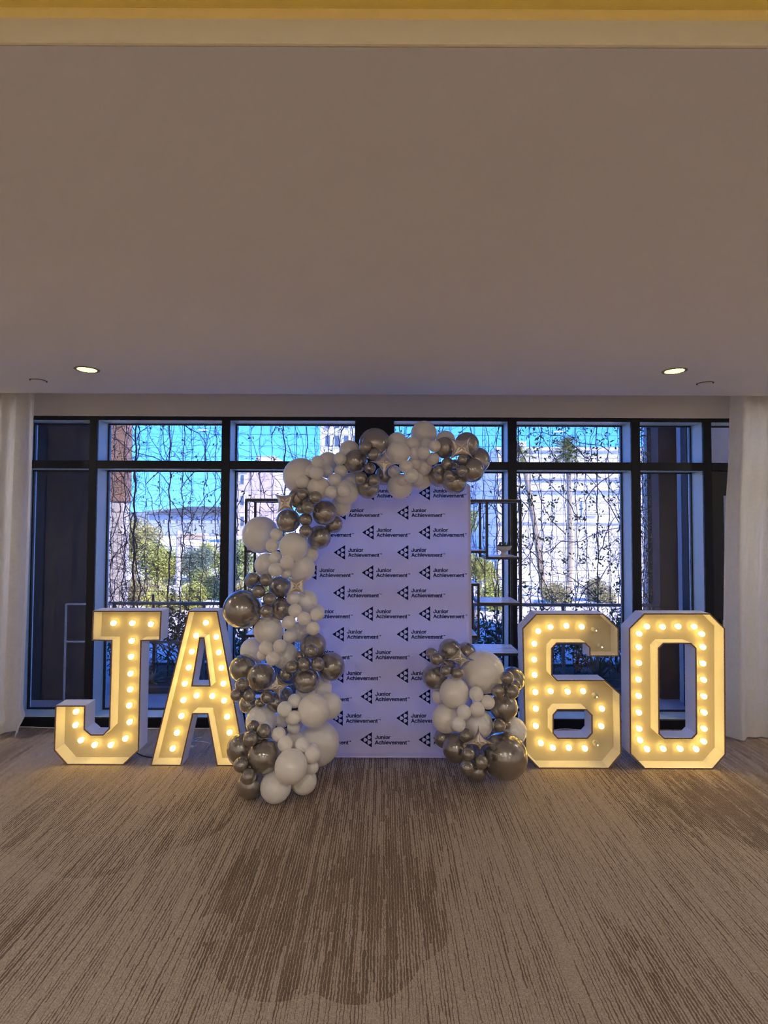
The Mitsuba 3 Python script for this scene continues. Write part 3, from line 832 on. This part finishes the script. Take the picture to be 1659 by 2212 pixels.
obj('post', ply(tube([[hx0, 5.3, -.02], [hx0, 5.3, z1]], .010, 8), M_RAIL_L), key)

# ------------------------------------------------------------------ trellis and vines
key = thing('wire_trellis', 'square mesh of thin cables standing outside the windows, carrying the vines', 'trellis')
cell = 24.3 * YT / F
xg0, xg1 = at(238, 1130, YT)[0], at(1420, 1130, YT)[0]
xg = np.arange(xg0 + .04, xg1, cell)
zg = np.arange(.08, 3.9, cell)
for x in xg:
    obj('upright_cable', ply(tube([[x, YT, PZ - .03], [x, YT, 4.0]], .0022, 4), M_WIRE), key)
for z in zg:
    obj('cross_cable', ply(tube([[xg0, YT + .004, z], [xg1, YT + .004, z]], .0018, 4), M_WIRE), key)
for px in (1402,):
    x = at(px, 1130, YT + .1)[0]
    obj('post', ply(cham(x - .035, x + .035, YT + .06, YT + .13, -.02, 4.1, .005), M_RAIL), key)
PANE = [(0, 490, 'left of the shelf'), (490, 770, 'behind the arch\'s left side'), (770, 850, 'behind the central column'),
        (850, 1110, 'behind the shelf\'s right side'), (1110, 1360, 'right of the shelf'), (1360, 2000, 'above the number 0')]


def fast_tube(p, r0, r1, sides=3):
    p = np.asarray(p); n = len(p)
    t = np.gradient(p, axis=0); t /= np.linalg.norm(t, axis=1, keepdims=True) + 1e-12
    a = np.cross(t, [.13, 1.0, .07]); a /= np.linalg.norm(a, axis=1, keepdims=True) + 1e-12
    b = np.cross(t, a)
    ang = np.arange(sides) * 2 * np.pi / sides
    rr = np.linspace(r0, r1, n)[:, None, None]
    v = (p[:, None] + rr * (np.cos(ang)[None, :, None] * a[:, None] + np.sin(ang)[None, :, None] * b[:, None])).reshape(-1, 3)
    i, j = np.meshgrid(np.arange(n - 1), np.arange(sides), indexing='ij')
    A, B, C, D = i * sides + j, i * sides + (j + 1) % sides, (i + 1) * sides + (j + 1) % sides, (i + 1) * sides + j
    return v, np.vstack([np.stack([A, C, B], -1).reshape(-1, 3), np.stack([A, D, C], -1).reshape(-1, 3)])


def walk(p0, d0, L, step, wig, up=0.0, ywig=.3):
    n = max(3, int(L / step))
    d = np.array(d0, float); p = np.array(p0, float); out = [p.copy()]
    for _ in range(n):
        d = d + rng.normal(size=3) * wig * np.array([1, ywig, 1]) + np.array([0, -.06 * (p[1] - YT) / .05, up])
        d /= np.linalg.norm(d)
        p = p + d * step
        out.append(p.copy())
    return np.array(out)


LEAFV = np.array([[0, 0, 0], [.35, .21, .05], [.75, .18, .04], [1.0, 0, -.06], [.75, -.18, .04], [.35, -.21, .05], [.45, 0, -.03]])
LEAFF = np.array([[0, 1, 6], [1, 2, 6], [2, 3, 6], [3, 4, 6], [4, 5, 6], [5, 0, 6]])


def leaves(points, dirs, size, cols):
    n = len(points)
    d = dirs / (np.linalg.norm(dirs, axis=1, keepdims=True) + 1e-9)
    ref = rng.normal(size=(n, 3)); s = np.cross(d, ref); s /= np.linalg.norm(s, axis=1, keepdims=True) + 1e-9
    u = np.cross(d, s)
    L = size[:, None, None]
    v = points[:, None] + L * (LEAFV[None, :, 0, None] * d[:, None] + LEAFV[None, :, 1, None] * s[:, None] + LEAFV[None, :, 2, None] * u[:, None])
    f = (LEAFF[None] + (np.arange(n) * 7)[:, None, None]).reshape(-1, 3)
    return (v.reshape(-1, 3), f), np.repeat(cols, 7, axis=0)


for i, x in enumerate(xg):
    px = CX + F * x / YT
    pane = next(q for q in PANE if q[0] <= px < q[1])
    num = sum(1 for xx in xg[:i + 1] if pane[0] <= CX + F * xx / YT < pane[1])
    what = 'dense vine by the brick pillar' if px < 300 else ('thick climbing vine' if px > 1385 else 'climbing vine')
    key = thing('climbing_vine', f'{what}, {ordn[num - 1]} from left in the window {pane[2]}', 'vine', 'vines on the trellis')
    dense = 2.3 if px < 300 else (1.45 if px < 420 else (1.15 if px < 770 else 1.0))
    if px > 1385: dense = 2.4
    thick = rng.choice([.003, .004, .0055, .008], p=[.35, .35, .2, .10]) * (1.35 if dense > 1.6 else 1)
    zt = np.arange(PZ - .02, 4.0, .035)
    ph = rng.uniform(0, 6)
    off = np.cumsum(rng.normal(size=len(zt)) * .004); off -= np.linspace(0, off[-1], len(zt))
    stem = np.c_[x + .006 * np.sin(zt * 16 + ph) + np.clip(off, -.022, .022), YT + .012 * np.cos(zt * 16 + ph), zt]
    parts = [fast_tube(stem, thick * 1.2, thick * .7, 5)]
    if dense > 1.5 or rng.uniform() < .4:
        off2 = np.cumsum(rng.normal(size=len(zt)) * .010); off2 -= np.linspace(0, off2[-1], len(zt))
        parts.append(fast_tube(np.c_[x + .014 * np.sin(zt * 11 + ph + 2) + np.clip(off2, -.09, .09), YT + .02 * np.sin(zt * 11 + ph), zt], thick * .8, thick * .5, 4))
    obj('stem', ply(join_raw(parts), M_BARK, True), key)
    tw, lp, ld = [], [], []
    nt = int(90 * dense)
    for _ in range(nt):
        k = rng.integers(2, len(zt) - 2)
        if rng.uniform() < .25: k = int(len(zt) * rng.uniform(.02, .4))
        sg = rng.choice([-1, 1])
        d0 = [sg * rng.uniform(.3, 1), rng.normal() * .2, rng.uniform(-.9, .9)]
        L = rng.uniform(.06, .36)
        q = walk(stem[k], d0, L, .022, .30, -.02)
        tw.append(fast_tube(q, rng.uniform(.0018, .0038) * (1.1 if dense > 1.3 else 1), .0011))
        if rng.uniform() < .35 and len(q) > 5:
            h = len(q) // 2
            tw.append(fast_tube(walk(q[h], (q[h] - q[h - 1]) + rng.normal(size=3) * .02, L * .5, .022, .35), .0018, .001))
    for _ in range(int(3 * dense)):
        k = rng.integers(5, len(zt) - 12)
        sg = rng.choice([-1, 1])
        q = walk(stem[k], [sg * .55, 0, .8], rng.uniform(.5, 1.1), .03, .16, .03)
        tw.append(fast_tube(q, .005, .0025, 4))
    obj('twigs', ply(join_raw(tw), M_BARK), key, kind='stuff')
    # leaf sprays, sparse as in late autumn; more on the right
    nl = 18 if px < 770 else (28 if px < 1110 else 62)
    for _ in range(nl):
        k = rng.integers(2, len(zt) - 1)
        c = stem[k] + rng.normal(size=3) * [.045, .02, .03]
        m = rng.integers(2, 7)
        lp.append(c + rng.normal(size=(m, 3)) * [.022, .012, .02])
        ld.append(rng.normal(size=(m, 3)) + [0, 0, -.3])
    lp, ld = np.vstack(lp), np.vstack(ld)
    g = rng.uniform(size=(len(lp), 1))
    cols = np.where(rng.uniform(size=(len(lp), 1)) < .12, [[.30, .16, .05]], (1 - g) * np.array([[.05, .10, .035]]) + g * np.array([[.13, .19, .05]]))
    (v, f), c = leaves(lp, ld, rng.uniform(.020, .046, len(lp)) * (1.15 if px > 1110 else 1), cols)
    obj('leaves', ply((v, f), M_LEAF, color=c), key, kind='stuff')


# shrubs and spiky plants in the planter
def spiky(px, Y, n, L, label, col):
    key = thing('spiky_plant', label, 'plant', 'spiky plants in the planter')
    b = at(px, 1400, Y); b[2] = PZ - .02
    parts = []
    for j in range(n):
        a, e = rng.uniform(0, 6.28), rng.uniform(.15, 1.35)
        d = np.array([math.cos(a) * math.cos(e), .6 * math.sin(a) * math.cos(e), math.sin(e)])
        l = L * rng.uniform(.6, 1)
        s = np.cross(d, [0, 0, 1]); s /= np.linalg.norm(s) + 1e-9
        w = .020
        pts = [b + d * l * t + np.array([0, 0, -.25 * l * t * t * math.cos(e)]) for t in (0, .35, .7, 1)]
        v = []
        for t, q in zip((.6, 1, .75, .05), pts): v += [q - s * w * t, q + s * w * t]
        parts.append((np.array(v), [[0, 1, 3], [0, 3, 2], [2, 3, 5], [2, 5, 4], [4, 5, 7], [4, 7, 6]]))
    obj('leaf_rosette', ply(join_raw(parts), mat_for(col)), key, kind='stuff')


_mf = {}


def mat_for(col):
    if col not in _mf: _mf[col] = thin(f'blade_{len(_mf)}', col, .5, .5)
    return _mf[col]


for px, Y, n, L, lab in ((330, 5.95, 34, .22, 'pale spiky plant in the planter, between the J and the A'), (1015, 6.0, 60, .62, 'tall spiky dark plant behind the lower right of the display shelf'),
                         (1130, 6.1, 50, .55, 'spiky plant just left of the number 6'), (400, 6.1, 40, .40, 'spiky plant behind the letter A'), (700, 6.1, 40, .45, 'spiky plant hidden behind the backdrop'),
                         (560, 6.0, 40, .4, 'spiky plant behind the left balloon column'), (1290, 6.1, 46, .45, 'spiky plant behind the number 6'), (950, 6.1, 40, .5, 'spiky plant behind the backdrop\'s right edge')):
    if 650 < px < 940: continue
    spiky(px, Y, n, L, lab, (.10, .15, .11) if px != 330 else (.26, .32, .27))


def shrub(px, Y, w, h, n, label, cols, z0=None, size=(.03, .07), name='shrub', cat_='shrub', group='shrubs in the planter'):
    key = thing(name, label, cat_, group)
    b = at(px, 1400, Y); z0 = PZ - .02 if z0 is None else z0
    st = []
    for _ in range(9):
        st.append(fast_tube(walk([b[0] + rng.normal() * .03, Y, z0], [rng.normal() * .35, rng.normal() * .2, 1], h * .85, h / 12, .12, .05), .008 * h + .002, .003, 4))
    obj('branches', ply(join_raw(st), M_BARK), key, kind='stuff')
    p = rng.normal(size=(n, 3)); p /= np.linalg.norm(p, axis=1, keepdims=True)
    p *= (rng.uniform(size=(n, 1)) ** .45) * (1 + .25 * np.sin(p[:, :1] * 7 + p[:, 2:] * 9))
    P_ = np.c_[b[0] + p[:, 0] * w, Y + p[:, 1] * w * .45, z0 + h * .56 + p[:, 2] * h * .44]
    g = rng.uniform(size=(n, 1))
    c_ = (1 - g) * np.array([cols[0]]) + g * np.array([cols[1]])
    (v, f), c = leaves(P_, rng.normal(size=(n, 3)) + [0, -.2, .1], rng.uniform(*size, n), c_)
    obj('leaves', ply((v, f), M_LEAF, color=c), key, kind='stuff')


DARKG = ((.03, .055, .03), (.10, .15, .06))
for px, w, h, n, lab in ((262, .25, .75, 500, 'leafy dark shrub behind the stem of the letter J'), (385, .30, .85, 750, 'leafy dark shrub in the planter between the J and the A'), (450, .25, .7, 500, 'leafy dark shrub behind the letter A'),
                         (525, .25, .7, 420, 'leafy dark shrub left of the balloon column'), (1000, .30, .75, 600, 'leafy dark shrub seen through the lower shelves'), (1075, .28, .75, 500, 'leafy dark shrub left of the number 6'),
                         (1180, .30, .72, 700, 'leafy dark shrub behind the left side of the number 6'), (1250, .30, .70, 800, 'leafy dark shrub seen through the opening of the number 6'), (1335, .28, .75, 700, 'leafy dark shrub between the numbers 6 and 0')):
    shrub(px, 6.35 + rng.uniform(-.1, .15), w, h, n, lab, DARKG)
# a thin dark trunk between the J and the A
b = at(332, 1400, 6.3)
one('sapling', ply(tube([[b[0], 6.3, PZ - .03], [b[0] + .01, 6.3, .5], [b[0] - .02, 6.3, .95]], [.020, .017, .014], 8), M_BARK, True), 'slim dark trunk standing in the planter between the J and the A', 'tree trunk')

# pillars beyond the trellis
for px0, px1, Y, m_, lab, nm in ((236, 268, 8.9, M_BRICK, 'reddish brick pillar behind dense vines at the left of the windows', 'pillar'),):
    x0, x1 = at(px0, 1130, Y)[0], at(px1, 1130, Y)[0]
    zc_ = at(250, 1085, Y)[2]
    key = thing(nm, lab, 'pillar')
    obj('brick_shaft', ply(cham(x0, x1, Y, Y + .25, zc_, 6.0, .01), m_), key)
    obj('plaster_base', ply(cham(x0, x1 - .02, Y + .01, Y + .24, -.02, zc_, .01), M_STUCCO), key, 'white plastered lower part')
x0, x1 = at(1412, 1130, 7.4)[0], at(1480, 1130, 7.4)[0]
one('plaster_column', ply(cham(x0, x1, 7.4, 7.7, -.02, 6.0, .01), M_STUCCO), 'pale plastered column behind vines in the narrow window above the number 0', 'pillar')


# ------------------------------------------------------------------ farther off: post, trees, palms, buildings, hill
def gz(px, py, Y): return at(px, py, Y)


x = gz(386, 1200, 11.0)[0]
key = thing('lamp_post', 'white post with a short cream awning arm, seen through the window left of the arch', 'post')
zt_ = gz(386, 1146, 11.0)[2]
obj('shaft', ply(tube([[x, 11.0, -.15], [x, 11.0, zt_]], .052, 14), M_BWHITE, 50), key)
obj('awning', ply(cham(x + .08, x + .52, 10.9, 11.3, gz(386, 1166, 11)[2], gz(386, 1153, 11)[2], .02), M_BCREAM), key, 'cream sloping awning')


def tree(px, py, r_px, Y, n, label, cols, name='tree', squash=1.0, size=1.0):
    key = thing(name, label, 'tree', 'trees beyond the trellis')
    c = gz(px, py, Y); r = r_px * Y / F
    st = [fast_tube(np.array([[c[0], Y, -.2], [c[0] + .05 * r, Y, c[2] * .5], [c[0], Y, max(c[2], .3)]]), .07 * r + .02, .04 * r, 6)]
    for _ in range(6):
        d = rng.normal(size=3); d[2] = abs(d[2]) + .4
        d /= np.linalg.norm(d)
        st.append(fast_tube(np.array([c - [0, 0, .4 * r], c - [0, 0, .1 * r] + d * r * .35, c + d * r * .75]), .03 * r, .01, 4))
    obj('trunk', ply(join_raw(st), M_TRUNK), key)
    k = 12
    cc = rng.normal(size=(k, 3)); cc /= np.linalg.norm(cc, axis=1, keepdims=True); cc *= rng.uniform(.35, .7, (k, 1))
    w = rng.integers(0, k, n)
    p = rng.normal(size=(n, 3)); p /= np.linalg.norm(p, axis=1, keepdims=True)
    p = cc[w] + p * (.42 * rng.uniform(size=(n, 1)) ** .3)
    P_ = c + p * r * np.array([1, .8, squash])
    P_[:, 2] = np.maximum(P_[:, 2], .0)
    g = rng.uniform(size=(n, 1)) * .6 + .4 * rng.uniform(size=(k, 1))[w]
    c_ = (1 - g) * np.array([cols[0]]) + g * np.array([cols[1]])
    (v, f), cl = leaves(P_, rng.normal(size=(n, 3)), rng.uniform(.035, .075, n) * Y / 13 * size, c_)
    obj('leaves', ply((v, f), M_TLEAF, color=cl), key, kind='stuff')


YG_ = ((.22, .26, .06), (.84, .86, .28))
GR_ = ((.12, .20, .07), (.60, .70, .28))
OL_ = ((.26, .25, .10), (.78, .74, .34))
PY_ = ((.34, .32, .14), (.70, .66, .40))
BG_ = ((.12, .19, .15), (.34, .46, .36))
for px, py, r, Y, n, lab, cols in (
        (372, 1225, 46, 19, 1500, 'pale green tree far behind the white post', GR_), (462, 1205, 40, 22, 1300, 'yellow-green tree top at the right end of the window left of the arch', YG_), (350, 1300, 46, 11, 1500, 'low bright bush above the gap between the J and the A', YG_),
        (600, 1170, 40, 20, 700, 'grey-green tree top behind the left balloon column', BG_), (520, 1290, 44, 11.5, 1300, 'low olive bush left of the balloon column', OL_),
        (290, 1165, 62, 15, 2600, 'tall yellow-green tree at the left edge of the window left of the arch', OL_), (335, 1225, 62, 13, 2600, 'bright yellow-green tree left of the white post', YG_),
        (300, 1290, 60, 12, 2200, 'low olive bushy tree above the letter J', OL_), (425, 1215, 50, 17, 2200, 'dark green tree right of the white post', BG_),
        (452, 1262, 52, 13, 2200, 'light green tree at the right of the window left of the arch', GR_), (410, 1300, 48, 11.5, 1800, 'low yellow-green bush at the foot of the white post', YG_),
        (365, 1270, 46, 16, 1600, 'grey-green tree behind the white post', BG_),
        (510, 1215, 48, 12.5, 1900, 'green tree left of the upper balloon column', GR_), (560, 1260, 52, 14, 1900, 'yellow-green tree behind the left balloon column', YG_),
        (640, 1230, 60, 16, 900, 'green tree mostly hidden behind the balloon column', GR_),
        (1010, 1130, 30, 20, 900, 'small dark tree top just right of the backdrop', GR_), (1035, 1235, 52, 13, 2200, 'bright yellow-green tree seen through the display shelf', YG_), (1070, 1290, 44, 11.5, 1500, 'low yellow-green bush behind the shelf\'s right post', YG_),
        (960, 1240, 60, 16, 700, 'green tree mostly hidden behind the backdrop', GR_),
        (1200, 1290, 40, 12.6, 1300, 'low dry yellow bush before the white building, above the number 6', PY_), (1300, 1285, 42, 12.8, 1300, 'low dry yellow bush right of the palm trunks', PY_)):
    tree(px, py, r, Y, int(n * 1.9), lab, cols)


def palm(base, top, Y, r_px, lab, nf=34):
    key = thing('palm_tree', lab, 'palm tree', 'palm trees')
    a, c = gz(*base, Y), gz(*top, Y)
    m = (a + c) / 2 + np.array([.10, 0, 0])
    t = np.linspace(0, 1, 12)[:, None]
    q = (1 - t) ** 2 * a + 2 * t * (1 - t) * m + t * t * c
    if base[1] > 1200: q = np.vstack([[[a[0] + .05, Y, -.2]], q])
    obj('trunk', ply(tube(q, np.linspace(.085, .06, len(q)), 10), M_TRUNK, 50), key)
    r = r_px * Y / F
    parts, cols = [], []
    for j in range(nf):
        az, el = rng.uniform(0, 6.28), rng.uniform(-.9, 1.3)
        d = np.array([math.cos(az) * math.cos(el), math.sin(az) * math.cos(el), math.sin(el)])
        mid = c + d * r * .55; tip = c + d * r * 1.0 + np.array([0, 0, -.4 * r * math.cos(el)])
        s = np.cross(d, [0, 0, 1.0]); s /= np.linalg.norm(s) + 1e-9
        col = np.array([.16, .20, .06]) + rng.uniform() * np.array([.26, .24, .10])
        for e in range(9):
            t0 = .15 + .09 * e
            o = (1 - t0) ** 2 * c + 2 * t0 * (1 - t0) * mid + t0 * t0 * tip
            for sg in (-1, 1):
                w = sg * s * .30 * r + d * .22 * r + np.array([0, 0, -.12 * r])
                parts.append((np.array([o, o + d * .05 * r, o + w]), [[0, 1, 2]])); cols.append(np.tile(col, (3, 1)))
    me = join_raw(parts)
    obj('fronds', ply(me, M_TLEAF, color=np.vstack(cols)), key, kind='stuff')


palm((1176, 1300), (1128, 985), 13.5, 30, 'leaning palm tree with a pale trunk, before the white building')
palm((1228, 1300), (1226, 975), 14.5, 42, 'straight palm tree with a full crown, before the white building', 60)


def building(px0, px1, pytop, Y, depth, m, lab, wins=(), bands=(), roof=None, louvre=None):
    key = thing('building', lab, 'building')
    x0, x1 = gz(px0, 1130, Y)[0], gz(px1, 1130, Y)[0]
    z1 = gz((px0 + px1) / 2, pytop, Y)[2]
    obj('walls', ply(box(x0, x1, Y, Y + depth, -.3, z1), m), key)
    for (a, b, t, u) in wins:
        p, q = gz(a, t, Y), gz(b, u, Y)
        k = obj('window', ply(cham(p[0], q[0], Y - .06, Y + .02, q[2], p[2], .02), M_BWHITE), key)
        w_ = (q[0] - p[0]) * .1
        obj('pane', ply(box(p[0] + w_, q[0] - w_, Y - .065, Y, q[2] + w_, p[2] - w_), M_BWIN), k)
    for (t, u, out) in bands:
        p, q = gz(px0, t, Y), gz(px1, u, Y)
        obj('ledge', ply(cham(x0 - .1, x1 + .1, Y - out, Y + .05, q[2], p[2], .03), m), key)
    if roof:
        hh, ov = roof
        v = np.array([[x0 - ov, Y - ov, z1], [x1 + ov, Y - ov, z1], [x1 + ov, Y + depth + ov, z1], [x0 - ov, Y + depth + ov, z1],
                      [x0 + (x1 - x0) * .25, Y + depth / 2, z1 + hh], [x1 - (x1 - x0) * .25, Y + depth / 2, z1 + hh]])
        obj('roof', ply(trimesh.convex.convex_hull(v), M_ROOF), key)
    if louvre:
        a, b, t, u = louvre
        p, q = gz(a, t, Y), gz(b, u, Y)
        k = obj('louvre', ply(box(p[0], q[0], Y - .02, Y + .02, q[2], p[2]), M_BWIN), key)
        for zz in np.linspace(q[2], p[2], 9):
            obj('slat', ply(box(p[0], q[0], Y - .08, Y - .01, zz, zz + .06), M_BWHITE), k)
    return key


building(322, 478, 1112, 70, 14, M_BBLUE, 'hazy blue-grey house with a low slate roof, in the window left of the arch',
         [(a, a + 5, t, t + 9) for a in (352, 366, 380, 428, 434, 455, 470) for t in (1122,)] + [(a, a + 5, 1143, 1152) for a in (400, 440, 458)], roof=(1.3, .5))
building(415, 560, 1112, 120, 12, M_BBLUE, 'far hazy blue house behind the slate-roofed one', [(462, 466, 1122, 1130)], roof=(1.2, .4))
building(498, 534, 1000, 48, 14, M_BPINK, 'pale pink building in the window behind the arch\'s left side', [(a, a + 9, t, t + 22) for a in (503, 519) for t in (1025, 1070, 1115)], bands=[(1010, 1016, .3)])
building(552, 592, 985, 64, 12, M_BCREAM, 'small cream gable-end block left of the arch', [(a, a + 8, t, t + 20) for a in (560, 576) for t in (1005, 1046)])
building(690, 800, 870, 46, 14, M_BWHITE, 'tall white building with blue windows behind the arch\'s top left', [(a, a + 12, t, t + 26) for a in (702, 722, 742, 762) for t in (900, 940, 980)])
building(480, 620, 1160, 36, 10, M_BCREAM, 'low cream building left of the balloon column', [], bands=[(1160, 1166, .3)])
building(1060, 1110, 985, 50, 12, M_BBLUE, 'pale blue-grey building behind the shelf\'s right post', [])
building(1075, 1500, 966, 21, 14, M_BWHITE, 'large white building with a louvred vent, above the number 6',
         [], bands=[(966, 976, .10), (1030, 1036, .12), (1056, 1061, .14), (1126, 1131, .08)], louvre=(1256, 1288, 1084, 1114))
building(1120, 1138, 953, 37, 2, M_BWHITE, 'small roof box above the white building', [])
v = np.array([[gz(a, 1130, 300)[0], 300 + (i % 2) * 5, gz(a, b, 300)[2]] for i, (a, b) in enumerate([(-200, 1118), (100, 1112), (300, 1106), (350, 1098), (430, 1097), (520, 1108), (700, 1115), (1000, 1112), (1300, 1116), (1800, 1118)])])
vb = np.c_[v[:, :1], v[:, 1:2], np.full((len(v), 1), -1.0)]
vt = np.c_[v[:, :1], v[:, 1:2] + 40, v[:, 2:] * .0 - 1]
nn = len(v)
ff = []
for i in range(nn - 1):
    ff += [[i, nn + i, nn + i + 1], [i, nn + i + 1, i + 1], [i, i + 1, 2 * nn + i + 1], [i, 2 * nn + i + 1, 2 * nn + i]]
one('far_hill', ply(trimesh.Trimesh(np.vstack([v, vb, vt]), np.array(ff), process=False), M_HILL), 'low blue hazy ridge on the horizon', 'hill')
